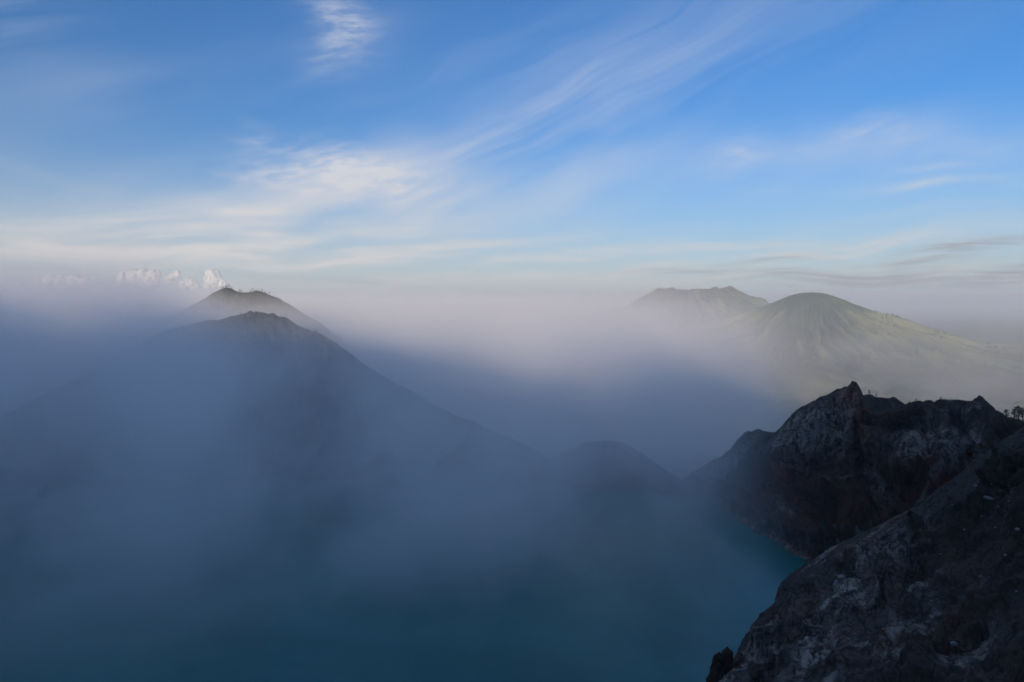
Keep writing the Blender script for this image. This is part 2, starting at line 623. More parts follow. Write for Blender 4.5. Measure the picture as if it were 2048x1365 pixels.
tt = np.linspace(0, 1, NT)[:, None] * np.ones((1, NS))
ss = np.linspace(0, 1, NS)[None, :] * np.ones((NT, 1))
rowt = tt * (len(rows) - 1)                       # 1 = shore, 8 = rim
nrm = grid_normals(base)
if nrm[..., 1].mean() > 0:
    nrm = -nrm
Lg = base / 1.0
warp = fbm(Lg / 90, 3, 101)[..., None] * np.array([26.0, 26.0, 8.0])
Q = Lg + warp
Hs = np.stack([Q[..., 0] / 62, Q[..., 1] / 62, Q[..., 2] / 190], -1)
gul = ridged(Hs, 4, 103) - 0.75
med = fbm(Q / 22, 5, 107, 0.55)
d1, d2, idr = worley(np.stack([Q[..., 0] / 13, Q[..., 1] / 13, Q[..., 2] / 21], -1), 5)
blk = (idr - 0.5) * np.clip((d2 - d1) * 4, 0, 1)
strata = perlin(np.stack([Q[..., 0] / 160, Q[..., 1] / 160, Q[..., 2] / 9], -1), 11)
env = sm(rowt, 0.6, 2.2) * (1 - 0.94 * sm(rowt, 6.9, 7.9))
cliffy = sm(rowt, 3.6, 4.6) * (1 - sm(rowt, 7.0, 7.8))
fine_fl = ridged(np.stack([Q[..., 0] / 17, Q[..., 1] / 17, Q[..., 2] / 75], -1), 4, 109) - 0.75
rpx = np.interp(ss * (len(cw) - 1), np.arange(len(cw)), [c[0] for c in cw]) + fbm(Lg / 30, 3, 151) * 14
# the dark couloir below the highest peak, and the red hollow under an arch of paler rock
couloir = np.exp(-((rpx - 1738 + (8 - rowt) * 7) / (7 + 2.0 * (8 - rowt))) ** 2) * sm(rowt, 2.0, 3.5) * (1 - sm(rowt, 7.2, 7.9))
arch_w = 16 + 30 * np.clip(6.1 - rowt, 0, 3)
hollow = (1 - sm(np.abs(rpx - 1955), arch_w * 0.75, arch_w)) * sm(rowt, 2.6, 3.4) * (1 - sm(rowt, 6.0, 6.15))
arch = np.exp(-((np.abs(rpx - 1955) - arch_w) / 7) ** 2) * sm(rowt, 3.6, 4.2) * (1 - sm(rowt, 6.1, 6.4))
shelf = 1 - sm(rowt, 5.0, 5.25)
disp = env * (gul * 22 + med * 9 + fine_fl * 5.5) - couloir * 17 - hollow * 9 + arch * 2.5 + env * shelf * 3.0 * sm(fbm(Q / 60, 2, 153), -0.2, 0.2) + env * (0.35 + 0.65 * cliffy) * blk * 5.5 + cliffy * strata * 2.6 \
    + fbm(Lg / 5.0, 4, 113, 0.6) * 0.9 * sm(rowt, 0.4, 1.2)
disp = np.where(disp > 0, disp * (1 - 0.8 * sm(rowt, 4.8, 6.8)), disp)     # nothing overtops the rim
v = base + nrm * disp[..., None]
crest = np.exp(-((rowt - 8) / 0.5) ** 2)
v[..., 2] += crest * (fbm(Lg / 7, 4, 119, 0.65) * 2.5)
rimpx = np.interp(ss * (len(cw) - 1), np.arange(len(cw)), [c[0] for c in cw])
pale = (np.exp(-((rimpx - 1640) / 75) ** 2) * np.exp(-((rowt - 6.2) / 1.0) ** 2) * 1.5
        + np.exp(-((rimpx - 1930) / 110) ** 2) * np.exp(-((rowt - 5.9) / 0.6) ** 2) * 1.1
        + np.exp(-((rowt - 1.15) / 0.35) ** 2) * 0.45
        + arch * 0.8 + 0.55 * sm(fbm(Q / 40, 3, 131), 0.05, 0.4) * cliffy + 0.35 * sm(fbm(Q / 14, 3, 133), 0.15, 0.45) * (1 - sm(rowt, 2.5, 3.5)))
red = (hollow * 1.0 + np.exp(-((rimpx - 1720) / 40) ** 2) * np.exp(-((rowt - 6.8) / 1.0) ** 2) * 1.0
       + np.exp(-((rimpx - 1890) / 120) ** 2) * np.exp(-((rowt - 4.3) / 1.2) ** 2) * 0.9
       + np.exp(-((rimpx - 1590) / 110) ** 2) * np.exp(-((rowt - 3.4) / 1.6) ** 2) * 0.8
       + 0.25 * sm(fbm(Q / 55, 3, 137), 0.0, 0.4))
moss = np.exp(-((rowt - 8.1) / 0.6) ** 2) * 0.9 * sm(fbm(Q / 30, 3, 139), -0.3, 0.3)
grid_mesh('crater_wall', v, M_cliff, {'pale': pale, 'red': red, 'moss': moss, 'rocky': np.clip(0.25 + cliffy + sm(fbm(Q / 26, 3, 141), 0.0, 0.25) * (1 - sm(rowt, 3.0, 4.0)), 0, 1)}, kind='structure')
CLIFF_V, CLIFF_ROWT, CLIFF_PX = v, rowt, rimpx

# ------------------------------------------------------------------ near spur of the crater wall, bottom right
crest_c = [(2330, 790, 250), (2150, 825, 275), (2048, 856, 300), (1974, 904, 310), (1929, 941, 320), (1878, 975, 330), (1820, 1013, 345),
           (1735, 1064, 360), (1656, 1098, 375), (1610, 1130, 385), (1568, 1165, 375), (1550, 1206, 355), (1503, 1252, 325),
           (1480, 1297, 295), (1440, 1365, 260), (1395, 1450, 220), (1350, 1540, 190)]
mid_c = [(2400, 930, 190), (2260, 950, 200), (2150, 985, 215), (2080, 1030, 225), (2040, 1062, 235), (1990, 1092, 245), (1930, 1122, 255),
         (1850, 1160, 265), (1770, 1192, 275), (1710, 1217, 280), (1650, 1245, 275), (1620, 1275, 265), (1580, 1315, 245),
         (1560, 1355, 225), (1530, 1425, 200), (1480, 1505, 175), (1430, 1595, 155)]
near_c = [(2650, 1110, 100), (2500, 1150, 108), (2400, 1200, 115), (2300, 1240, 120), (2220, 1270, 125), (2150, 1300, 130), (2080, 1330, 135),
          (2000, 1360, 140), (1930, 1385, 145), (1880, 1410, 145), (1820, 1440, 140), (1790, 1470, 135), (1760, 1510, 125),
          (1730, 1550, 115), (1700, 1600, 105), (1650, 1680, 95), (1600, 1770, 85)]
K = len(crest_c)
cr = np.array([P(*q) for q in crest_c])
mi = np.array([P(*q) for q in mid_c])
ne = np.array([P(*q) for q in near_c])
k = np.linspace(0, 1, K)[:, None]
foot = np.array([[95.0, 12.0, -10.0]]) * (1 - k) + np.array([[7.0, 16.0, -16.0]]) * k
top = np.array([[110.0, -25.0, -4.0]]) * (1 - k) + np.array([[-14.0, -3.0, -5.0]]) * k
outdir = np.stack([-0.35 - 0.65 * sm(k[:, 0], 0.45, 0.75), 0.9 - 1.0 * sm(k[:, 0], 0.55, 0.9)], -1)
outdir /= np.linalg.norm(outdir, axis=1, keepdims=True)
sk1 = cr.copy(); sk1[:, :2] += outdir * 5; sk1[:, 2] -= 22
sk2 = cr.copy(); sk2[:, :2] += outdir * 18; sk2[:, 2] = np.minimum(sk2[:, 2] - 60, -150)
sk3 = cr.copy(); sk3[:, :2] += outdir * 36; sk3[:, 2] = -215
cm = cr * 0.5 + mi * 0.5 + np.array([0, 0, 2.0])
mn = mi * 0.5 + ne * 0.5
net = np.array([sk3, sk2, sk1, cr, cm, mi, mn, ne, foot, top])
NT2, NS2 = 560, 820
# more rows where the camera looks (crest .. near)
u = np.concatenate([np.linspace(0, 2.6, 70, endpoint=False), np.linspace(2.6, 7.2, 430, endpoint=False), np.linspace(7.2, 9, 60)]) / 9.0
base = resample(net, NT2, u)
base = np.swapaxes(resample(np.swapaxes(base, 0, 1), NS2), 0, 1)
rowt = (u * 9.0)[:, None] * np.ones((1, NS2))
ss = np.linspace(0, 1, NS2)[None, :] * np.ones((NT2, 1))
nrm = grid_normals(base)
if nrm[..., 2].mean() < 0:
    nrm = -nrm
warp = fbm(base / 45, 3, 201)[..., None] * np.array([14.0, 14.0, 6.0])
Q = base + warp
# fall-line grooves: gullies run down the slope (towards -x, +y), so stretch noise along it
fall = np.stack([(Q[..., 0] * 0.55 + Q[..., 1] * 0.83) / 26, (Q[..., 0] * 0.83 - Q[..., 1] * 0.55) / 85, Q[..., 2] / 60], -1)
gul = ridged(fall, 4, 203) - 0.75
flute = ridged(np.stack([Q[..., 0] / 11, Q[..., 1] / 11, Q[..., 2] / 48], -1), 4, 207) - 0.75
d1, d2, idr = worley(np.stack([Q[..., 0] / 7.5, Q[..., 1] / 7.5, Q[..., 2] / 14], -1), 15)
e1, e2, ier = worley(Q / 3.1, 25)
blk = (idr - 0.5) * np.clip((d2 - d1) * 5, 0, 1)
blk2 = (ier - 0.5) * np.clip((e2 - e1) * 4, 0, 1)
slab = fbm(np.stack([Q[..., 0] / 9, Q[..., 1] / 9, Q[..., 2] / 26], -1), 3, 209)
slab = np.where(slab > 0.06, 0.35, 0) + slab * 0.6 - 0.1
rocky = sm(fbm(base / 38, 3, 211) + 0.55 * sm(ss, 0.35, 0.65) - 0.35, -0.15, 0.25)
env = (1 - sm(rowt, 7.6, 8.3)) * sm(rowt, 0.5, 1.6)
calm = 1 - 0.88 * np.exp(-((rowt - 3) / 0.8) ** 2)
soft_edge = 1 - 0.35 * sm(ss, 0.5, 0.7)
disp = env * calm * soft_edge * (gul * (6.0 + 5.0 * rocky) + fbm(Q / 16, 5, 217, 0.55) * (3.0 + 3.5 * rocky) + rocky * blk * 1.5 * sm(rowt, 3.2, 4.0) + (0.2 + 0.8 * rocky) * blk2 * 0.7 + (0.25 + 0.75 * rocky) * flute * 3.2 + rocky * slab * 2.2) \
    + fbm(base / 2.6, 4, 223, 0.6) * 0.55
# hollow with a dark overhang
hol = P(1760, 1243, 262)
dh = np.linalg.norm((base - hol) * np.array([1, 0.6, 0.8]), axis=-1)
disp = disp - 9.0 * np.exp(-(dh / 9.0) ** 2)
v = base + nrm * disp[..., None]
broad = sm(ss, 0.36, 0.55) * sm(rowt, 3.2, 4.0) * (1 - sm(rowt, 6.0, 7.2)) * (0.6 + 0.8 * fbm(Q / 50, 3, 233))
pale = 0.26 * np.clip(broad, 0, 1) + 0.60 * sm(fbm(Q / 18, 4, 227), 0.02, 0.42) * sm(ss, 0.30, 0.55) + 0.10 * rocky
red = 0.30 * sm(fbm(Q / 30, 3, 229), 0.0, 0.4) * sm(ss, 0.3, 0.5)
moss = np.exp(-((ss - 0.16) / 0.08) ** 2) * np.exp(-((rowt - 3.3) / 0.6) ** 2) * 0.7
grid_mesh('crater_spur', v, M_spur, {'pale': pale, 'red': red, 'moss': moss, 'rocky': rocky}, kind='structure')
SPUR_V, SPUR_ROWT, SPUR_S = v, rowt, ss


# ------------------------------------------------------------------ wooded ridges: crest line in the photo, front foot, back foot
def ridge(name, crest, front, back, mat, nt, ns, amp, seed, rough=1.0, near=1.0, **props):
    cr = np.array([P(a, b, d * near) for a, b, d in crest])
    fr = np.array([P(a, 700, d * near) for a, d, z in front]); fr[:, 2] = [z for _, _, z in front]
    bk = cr + np.array(back)
    f1 = fr * 0.62 + cr * 0.38; f1[:, 2] -= 0.10 * (cr - fr)[:, 2]
    f2 = fr * 0.25 + cr * 0.75; f2[:, 2] -= 0.02 * (cr - fr)[:, 2]
    fu = fr - (cr - fr) * 0.12; fu[:, 2] = fr[:, 2] - 20
    b1 = cr * 0.8 + bk * 0.2
    net = np.array([fu, fr, f1, f2, cr, b1, bk])
    base = resample(net, nt)
    base = np.swapaxes(resample(np.swapaxes(base, 0, 1), ns), 0, 1)
    rt = np.linspace(0, 6, nt)[:, None] * np.ones((1, ns))
    n_ = grid_normals(base)
    if n_[..., 2].mean() < 0:
        n_ = -n_
    Q = base + fbm(base / (amp * 8), 3, seed)[..., None] * amp * 2
    g = ridged(np.stack([Q[..., 0] / (amp * 6), Q[..., 1] / (amp * 14), Q[..., 2] / (amp * 12)], -1), 4, seed + 1) - 0.75
    env = 1 - 0.93 * np.exp(-((rt - 4) / 0.45) ** 2)
    v = base + n_ * (env * amp * (g + 0.6 * fbm(Q / (amp * 2.5), 4, seed + 2)))[..., None]
    v[..., 2] += fbm(base / (amp * 0.45), 4, seed + 3, 0.65) * amp * 0.20 * rough
    grid_mesh(name, v, mat, **props)
    i = int(round(4 / 6 * (nt - 1)))
    return v[i]


crater_crest = ridge('crater_ridge', [(-330, 960, 1080), (-120, 890, 1120), (60, 810, 1160), (200, 732, 1190), (320, 668, 1210), (390, 649, 1220),
                       (445, 640, 1235), (480, 630, 1245), (505, 624, 1250), (535, 630, 1245), (578, 641, 1235), (605, 656, 1225),
                       (640, 668, 1215), (690, 703, 1190), (760, 750, 1150), (850, 800, 1095), (930, 838, 1040), (1000, 868, 985), (1070, 905, 920), (1120, 935, 885), (1165, 968, 858), (1210, 1000, 838)],
      [(-330, 760, -202), (-120, 800, -202), (60, 830, -202), (200, 850, -202), (330, 860, -202), (400, 865, -202),
       (445, 870, -202), (480, 872, -202), (505, 875, -202), (535, 875, -202), (578, 875, -202), (605, 875, -202),
       (640, 872, -202), (690, 868, -202), (760, 860, -202), (850, 850, -202), (930, 840, -202), (1000, 825, -204), (1070, 810, -206), (1120, 800, -208), (1165, 800, -212), (1210, 800, -216)],
      (-60.0, 420.0, -280.0), M_green, 220, 520, 18, 301, near=0.85, kind='structure')
ridge('far_shore_mound', [(1040, 950, 800), (1095, 922, 795), (1130, 905, 790), (1165, 891, 785), (1195, 884, 780), (1235, 884, 776), (1260, 893, 772),
                          (1290, 912, 765), (1330, 940, 755), (1370, 962, 745), (1420, 975, 740)],
      [(1040, 745, -203), (1095, 735, -203), (1130, 725, -203), (1165, 720, -203), (1195, 715, -203), (1235, 712, -203), (1260, 712, -203),
       (1290, 712, -203), (1330, 712, -203), (1370, 715, -203), (1420, 718, -203)],
      (20.0, 200.0, -150.0), M_cliff, 150, 300, 7, 331, kind='structure')
hill_crest = ridge('wooded_hill', [(150, 760, 2500), (260, 690, 2530), (330, 643, 2560), (365, 622, 2575), (395, 606, 2585), (420, 591, 2590), (440, 581, 2600), (453, 577, 2600),
                      (475, 583, 2600), (492, 586, 2600), (515, 583, 2600), (540, 592, 2600), (575, 612, 2590), (605, 628, 2580), (650, 655, 2560), (720, 700, 2520), (800, 760, 2480)],
      [(a, 2000, -420) for a in (150, 260, 330, 365, 395, 420, 440, 453, 475, 492, 515, 540, 575, 605, 650, 720, 800)],
      (0.0, 700.0, -500.0), M_green, 160, 340, 26, 351, kind='structure')
back_crest = ridge('back_ridge', [(1660, 850, 720), (1700, 806, 715), (1735, 789, 712), (1752, 794, 710), (1775, 797, 706), (1788, 794, 704), (1800, 802, 702), (1815, 812, 700), (1850, 846, 695), (1900, 880, 690)],
      [(1660, 640, -160), (1700, 635, -158), (1735, 632, -155), (1752, 630, -155), (1775, 628, -155), (1788, 627, -155), (1800, 626, -155), (1815, 625, -155), (1850, 620, -155), (1900, 615, -155)],
      (40.0, 160.0, -120.0), M_cliff, 110, 220, 5, 371, 0.6, kind='structure')

# ------------------------------------------------------------------ the rim behind and to the left of the camera, which keeps the crater in shade
n1, n2 = 620, 120
ang = np.linspace(R(112), R(292), n1)              # round the crater centre, clockwise from +Y
A, T = np.meshgrid(ang, np.linspace(0, 1, n2))
ctrl_a = np.radians([112, 140, 160, 171, 190, 203, 213, 222, 229, 236, 250, 262, 275, 292])
ctrl_r = [960, 920, 860, 830, 980, 1110, 1180, 1230, 1270, 1300, 1330, 1360, 1380, 1400]
ctrl_z = [-20, 45, 80, 105, 115, 145, 172, 180, 142, 110, 130, 165, 170, 130]
ctrl_ri = [690, 665, 655, 650, 700, 750, 780, 800, 820, 840, 860, 880, 900, 930]
rc = np.interp(A, ctrl_a, ctrl_r)
zc = np.interp(A, ctrl_a, ctrl_z)
ri = np.interp(A, ctrl_a, ctrl_ri)
ra = np.where(T < 0.5, ri + (rc - ri) * (T / 0.5), rc + 1500 * (T - 0.5) / 0.5)
X, Y = CX + ra * np.sin(A), CY + ra * np.cos(A)
lowz = -8.0 + 0 * A
zin = lowz + (zc - lowz) * sm(T, 0.02, 0.5)
z = np.where(T < 0.5, zin, zc - 520 * ((T - 0.5) / 0.5) ** 1.2)
pos = np.stack([X, Y, z], -1)
z = z + ridged(pos / 190, 4, 401) * 22 * sm(T, 0.05, 0.3) + 95 * (ridged(np.stack([A * 1150 / 60, A * 0, A * 0 + 2.2], -1), 3, 409) - 0.60) * np.exp(-((T - 0.5) / 0.10) ** 2) + fbm(pos / 40, 4, 403) * 7 * sm(T, 0.03, 0.2)
ends_ = sm(A, R(113), R(134)) * (1 - sm(A, R(283), R(291)))          # the rim sinks away at both ends
z = -235 + (z + 235) * ends_
pos[..., 2] = z
inner = pos[0].copy(); inner[:, 2] = -240
inner[:, 0] += np.sin(ang) * -30; inner[:, 1] += np.cos(ang) * -30
pos = np.concatenate([inner[None], pos], 0)
grid_mesh('crater_rim', pos, M_rim, kind='structure')

# ------------------------------------------------------------------ air
def box(name, lo, hi, mat, **props):
    vs = [(x, y, z) for x in (lo[0], hi[0]) for y in (lo[1], hi[1]) for z in (lo[2], hi[2])]
    fs = [(0, 1, 3, 2), (4, 6, 7, 5), (0, 4, 5, 1), (2, 3, 7, 6), (0, 2, 6, 4), (1, 5, 7, 3)]
    me = bpy.data.meshes.new(name)
    me.from_pydata(vs, [], fs)
    me.materials.append(mat)
    return link(bpy.data.objects.new(name, me), **props)


def volume_mat(name, col, aniso, step=1.0):
    m, t, out = new_mat(name)
    pv = t.nodes.new('ShaderNodeVolumePrincipled')
    pv.inputs['Color'].default_value = col + (1.0,)
    pv.inputs['Anisotropy'].default_value = aniso
    t.links.new(pv.outputs[0], out.inputs['Volume'])
    m.cycles.volume_step_rate = step
    return m, t, pv


m, t, pv = volume_mat('haze_air', (0.84, 0.93, 1.0), 0.1)
pv.inputs['Density'].default_value = 0.000040
box('haze', (-115000, -115000, -1700), (115000, 115000, 620), m, kind='stuff')


def fog_xyz():
    n = E.tree.nodes.new('ShaderNodeSeparateXYZ')
    E.tree.links.new(objpos(), n.inputs[0])
    return tuple(E(n.outputs[i]) for i in range(3))


# fog lying in the crater, thick on the left, thin over the bay on the right
m, t, pv = volume_mat('crater_fog_vapour', (0.98, 0.995, 1.0), 0.1, 0.50)
x, y, z = fog_xyz()
n1 = noise(vscale(objpos(), (1 / 210, 1 / 250, 1 / 230)), 1.0, 5, 0.58)
side = 1.0 - smooth(x / y + (n1 - 0.5) * 0.6, 0.14, 0.45)
topz = smooth(z + (n1 - 0.5) * 210 - smooth(x / y, -0.36, -0.58) * 52, 22, -165)
ends = smooth(y, 260, 600) * (1.0 - smooth(y, 1250, 1440)) * smooth(x, -1150, -950)
gap = (smooth(x / y, -0.42, -0.18) * (1.0 - smooth(x / y, -0.02, 0.10))) * smooth(z, -195, -120) * 0.32
dens = (smooth(n1, 0.41, 0.60) * 0.84 + 0.16) * (1.0 - gap) * (side * 0.996 + 0.004) * topz * ends * 0.0150
t.links.new(dens.s, pv.inputs['Density'])
box('crater_fog', (-1160, 140, -201), (520, 1445, 110), m, kind='stuff')

# the bank of fog outside the crater, its top in the first sun
m, t, pv = volume_mat('fog_bank_vapour', (0.99, 0.99, 0.965), 0.1, 0.32)
x, y, z = fog_xyz()
n1 = noise(vscale(objpos(), (1 / 620, 1 / 800, 1 / 260)), 1.0, 5, 0.6)
side = 1.0 - smooth(x / y + (n1 - 0.5) * 0.55 + smooth(y, 1500, 4000) * 0.20, 0.24, 0.50)
topz = smooth(z + (n1 - 0.5) * 380, 110, -120)
ends = smooth(y - (z + 100.0) * 3.0, 1000, 1900) * smooth(y, 800, 1000) * (1.0 - smooth(y, 5200, 6900)) * smooth(x, -5900, -5000) * smooth(z, -790, -600)
dens = (smooth(n1, 0.40, 0.62) * 0.85 + 0.15) * (side * 0.965 + 0.035) * topz * ends * (1.0 + 1.5 * smooth(z, -140, -300)) * 0.0020
t.links.new(dens.s, pv.inputs['Density'])
box('fog_bank', (-6000, 790, -800), (4200, 7000, 180), m, kind='stuff')

# ------------------------------------------------------------------ things
def mesh_obj(name, verts, faces, mat, parent=None, smooth_=False, **props):
    me = bpy.data.meshes.new(name)
    me.from_pydata([tuple(map(float, q)) for q in verts], [], faces)
    if smooth_:
        me.polygons.foreach_set('use_smooth', [True] * len(me.polygons))
    me.materials.append(mat)
    return link(bpy.data.objects.new(name, me), parent, **props)


def tube(pts, radii, n=6):
    pts = [np.array(p, float) for p in pts]
    vs, fs = [], []
    for i, p in enumerate(pts):
        d = pts[min(i + 1, len(pts) - 1)] - pts[max(i - 1, 0)]
        d /= np.linalg.norm(d)
        a = np.cross(d, [0.3, 0.9, 0.2]); a /= np.linalg.norm(a)
        b = np.cross(d, a)
        for k in range(n):
            t_ = 2 * math.pi * k / n
            vs.append(p + radii[i] * (math.cos(t_) * a + math.sin(t_) * b))
    for i in range(len(pts) - 1):
        for k in range(n):
            fs.append((i * n + k, i * n + (k + 1) % n, (i + 1) * n + (k + 1) % n, (i + 1) * n + k))
    fs.append(tuple(range(n))[::-1])
    fs.append(tuple((len(pts) - 1) * n + k for k in range(n)))
    return vs, fs


def join(parts):
    V, F = [], []
    for vs, fs in parts:
        o = len(V)
        V += list(vs)
        F += [tuple(i + o for i in f) for f in fs]
    return V, F


m, t, out = new_mat('bark')
principled(t, out, mixcol(noise(objpos(), 2.0, 4), (0.03, 0.025, 0.02), (0.08, 0.065, 0.05)), 0.9, 0.2)
M_bark = m
m, t, out = new_mat('foliage')
principled(t, out, mixcol(noise(objpos(), 0.6, 3), (0.022, 0.036, 0.016), (0.060, 0.075, 0.032)), 0.8, 0.2)
M_leaf = m


def tree_meshes(seed, spread, clumps, base):
    """Trunk with limbs, and a crown of small leaf faces in loose clumps; unit height."""
    rn = random.Random(seed)
    lean = rn.uniform(-0.08, 0.08)
    parts = [tube([(0, 0, -0.08), (0, 0, 0.2), (lean * 0.5, 0.01, 0.5), (lean, 0, 0.82)], [0.035, 0.028, 0.02, 0.008], 7)]
    cl = []
    for i in range(clumps):
        h = base + (0.95 - base) * (i + 0.5) / clumps
        a = rn.uniform(0, 6.28)
        r = spread * (1.15 - 0.75 * (h - base) / (1 - base)) * rn.uniform(0.35, 1.0)
        e = np.array([lean * h + math.cos(a) * r, math.sin(a) * r, h])
        s0 = np.array([lean * h * 0.6, 0, h - 0.16])
        parts.append(tube([s0, (s0 + e) / 2 + [0, 0, 0.02], e], [0.014, 0.009, 0.004], 5))
        cl.append((e, rn.uniform(0.07, 0.13)))
    cl.append((np.array([lean, 0, 0.92]), 0.08))
    tv, tf = join(parts)
    V, F = [], []
    for c, r in cl:
        for _ in range(46):
            d = np.array([rn.gauss(0, 1), rn.gauss(0, 1), rn.gauss(0, 0.7)])
            p = c + d / (np.linalg.norm(d) + 1e-6) * r * rn.uniform(0.3, 1.1)
            u = np.array([rn.gauss(0, 1) for _ in range(3)]); u /= np.linalg.norm(u)
            w = np.cross(u, [rn.gauss(0, 1) for _ in range(3)]); w /= np.linalg.norm(w)
            q = 0.026 * rn.uniform(0.6, 1.3)
            o = len(V)
            V += [p - u * q, p + w * q * 0.6, p + u * q, p - w * q * 0.6]
            F.append((o, o + 1, o + 2, o + 3))
    return (tv, tf), (V, F)


TREES = []
for i, (sp, cn, bs) in enumerate(((0.24, 9, 0.45), (0.16, 10, 0.30), (0.32, 8, 0.55), (0.20, 11, 0.22), (0.42, 13, 0.12), (0.34, 12, 0.08))):
    (tv, tf), (cv, cf) = tree_meshes(50 + i, sp, cn, bs)
    ms = []
    for nm, (vv, ff), mt in (('trunk', (tv, tf), M_bark), ('crown', (cv, cf), M_leaf)):
        me = bpy.data.meshes.new(nm)
        me.from_pydata([tuple(map(float, q)) for q in vv], [], ff)
        me.materials.append(mt)
        ms.append((nm, me))
    TREES.append(ms)


def tree(kind, loc, height, label, group=None, name='tree', wide=1.0, cat='tree'):
    root = bpy.data.objects.new(name, None)
    root.location = loc
    root.rotation_euler = (0, 0, random.uniform(0, 6.28))
    root.scale = (height * wide, height * wide, height)
    link(root, None, label=label, category=cat)
    if group:
        root['group'] = group
    for nm, me in TREES[kind]:
        link(bpy.data.objects.new(nm, me), root)
    return root


def crest_at(crest, px):
    pxs = 1024 + FPX * crest[:, 0] / (crest[:, 1] * math.cos(PITCH) + crest[:, 2] * math.sin(PITCH))
    i = int(np.argmin(np.abs(pxs - px)))
    return crest[i] + np.array([0, 0, -0.3])


HG = 'trees along the far hill crest'
ORD = ['first', 'second', 'third', 'fourth', 'fifth', 'sixth', 'seventh', 'eighth', 'ninth', 'tenth', 'eleventh', 'twelfth', 'thirteenth', 'fourteenth']
hill_trees = [
    ('{} tree from the left on the hazy far hill\'s left shoulder', [(402, 4), (424, 5)]),
    ('{} tree from the left in the clump on the hazy far hill\'s highest point', [(441, 6), (446, 7), (451, 8), (454, 7), (458, 8), (464, 6)]),
    ('{} tree from the left on the far hill\'s lower knoll, right of its top', [(476, 5), (480, 6), (484, 7), (488, 4), (493, 5), (501, 6), (506, 8), (512, 5), (518, 5), (524, 7), (529, 6)]),
    ('{} tree from the left on the hazy far hill\'s sloping right shoulder', [(556, 6), (566, 5), (583, 6), (590, 5)])]
i = 0
for text, spots in hill_trees:
    for k_, (px, hpx) in enumerate(spots):
        p = crest_at(hill_crest, px)
        tree((1, 3, 0, 3)[i % 4], p, hpx * p[1] / FPX, text.format(ORD[k_]), HG, wide=1.1 if i % 3 else 1.4)
        i += 1
p = crest_at(hill_crest, 540)
tree(2, p, 8 * p[1] / FPX, 'lone round-headed tree just right of the far hill\'s knoll')

NG = 'shrubs on the near ridge crest of the fog-filled crater'
for i, (px, hpx) in enumerate([(420, 3), (448, 4), (466, 4), (488, 4), (509, 5), (520, 4), (533, 4), (541, 5), (560, 4), (583, 4), (604, 4), (632, 5), (655, 3)]):
    p = crest_at(crater_crest, px)
    tree(4 + i % 2, p, hpx * p[1] / FPX * 1.2, ORD[i] + ' shrub from the left on the dark crest of the ridge left of centre', NG, name='shrub', wide=1.6, cat='shrub')

# the grove behind the right end of the crater wall
for i, (px, py, D, h, lab) in enumerate([
        (2012, 838, 575, 5.5, 'smallest tree of the grove at the right edge'),
        (2027, 840, 580, 6.5, 'leftmost tall tree of the grove at the right edge'),
        (2036, 840, 578, 8.0, 'tallest tree of the grove at the right edge'),
        (2046, 842, 575, 8.0, 'tree of the grove at the picture\'s very right edge')]):
    tree((3, 1, 0, 2)[i], P(px, py + 8, D), h * 1.4 + 4, lab, 'grove at the right edge', wide=1.25)

rim_i = int(np.argmin(np.abs(CLIFF_ROWT[:, 0] - 8.0)))
rim_line = CLIFF_V[rim_i]
p = crest_at(back_crest, 1738)
tree(1, p, 7 * p[1] / FPX * 1.4, 'small upright tree just right of the wall\'s highest peak', name='tree', wide=1.2)
p = crest_at(back_crest, 1752)
tree(0, p, 5 * p[1] / FPX * 1.4, 'wispy bush on the dark ridge behind the wall\'s peak', name='shrub', wide=1.5, cat='shrub')
for i, px in enumerate((1822, 1833, 1858, 1868, 1876, 1884, 1893, 1904, 1916, 1926, 1936)):
    p = crest_at(rim_line, px)
    tree(4 + i % 2, p + np.array([0, 1.5, -0.4]), random.uniform(2.0, 3.2), ORD[i] + ' low dark shrub from the left on the level crest of the crater wall', 'shrubs on the crater wall crest', name='shrub', wide=1.8, cat='shrub')


# boulders and pinnacles on the near spur
def rock(name, loc, size, seed, mat, parent=None, squash=(1, 1, 0.7), **props):
    import bmesh
    bm = bmesh.new()
    bmesh.ops.create_icosphere(bm, subdivisions=3, radius=1.0)
    co = np.array([q.co[:] for q in bm.verts])
    w1, w2, wr = worley(co * 1.1 + seed * 3.3, seed)
    f = 1 + 0.30 * fbm(co * 0.9 + seed, 3, seed) - 0.22 * np.clip(0.5 - w1, 0, 1) + 0.25 * (wr - 0.5) * np.clip((w2 - w1) * 4, 0, 1)
    for q, k_ in zip(bm.verts, f):
        q.co = q.co * float(k_)
    me = bpy.data.meshes.new(name)
    bm.to_mesh(me)
    bm.free()
    me.materials.append(mat)
    o = bpy.data.objects.new(name, me)
    o.location = loc
    o.scale = tuple(size * q for q in squash)
    o.rotation_euler = (random.uniform(-0.3, 0.3), random.uniform(-0.3, 0.3), random.uniform(0, 6.28))
    return link(o, parent, **props)


m, t, out = new_mat('pale_boulder')
principled(t, out, mixcol(noise(objpos(), 1.6, 5, 0.65), (0.20, 0.20, 0.20), (0.42, 0.41, 0.40)), 0.85, 0.3)
M_boulder = m


def spur_at(px, py):
    """The visible point of the spur at a pixel."""
    V = SPUR_V
    f = V[..., 1] * math.cos(PITCH) + V[..., 2] * math.sin(PITCH)
    f = np.where(f < 20, 1e9, f)
    X_ = 1024 + FPX * V[..., 0] / f
    Y_ = 682.5 - FPX * (-V[..., 1] * math.sin(PITCH) + V[..., 2] * math.cos(PITCH)) / f
    d = (X_ - px) ** 2 + (Y_ - py) ** 2
    near = np.argwhere(d < 16)
    if len(near) == 0:
        return V[np.unravel_index(np.argmin(d), d.shape)]
    best = min(near, key=lambda ij: V[ij[0], ij[1], 1])
    return V[best[0], best[1]]


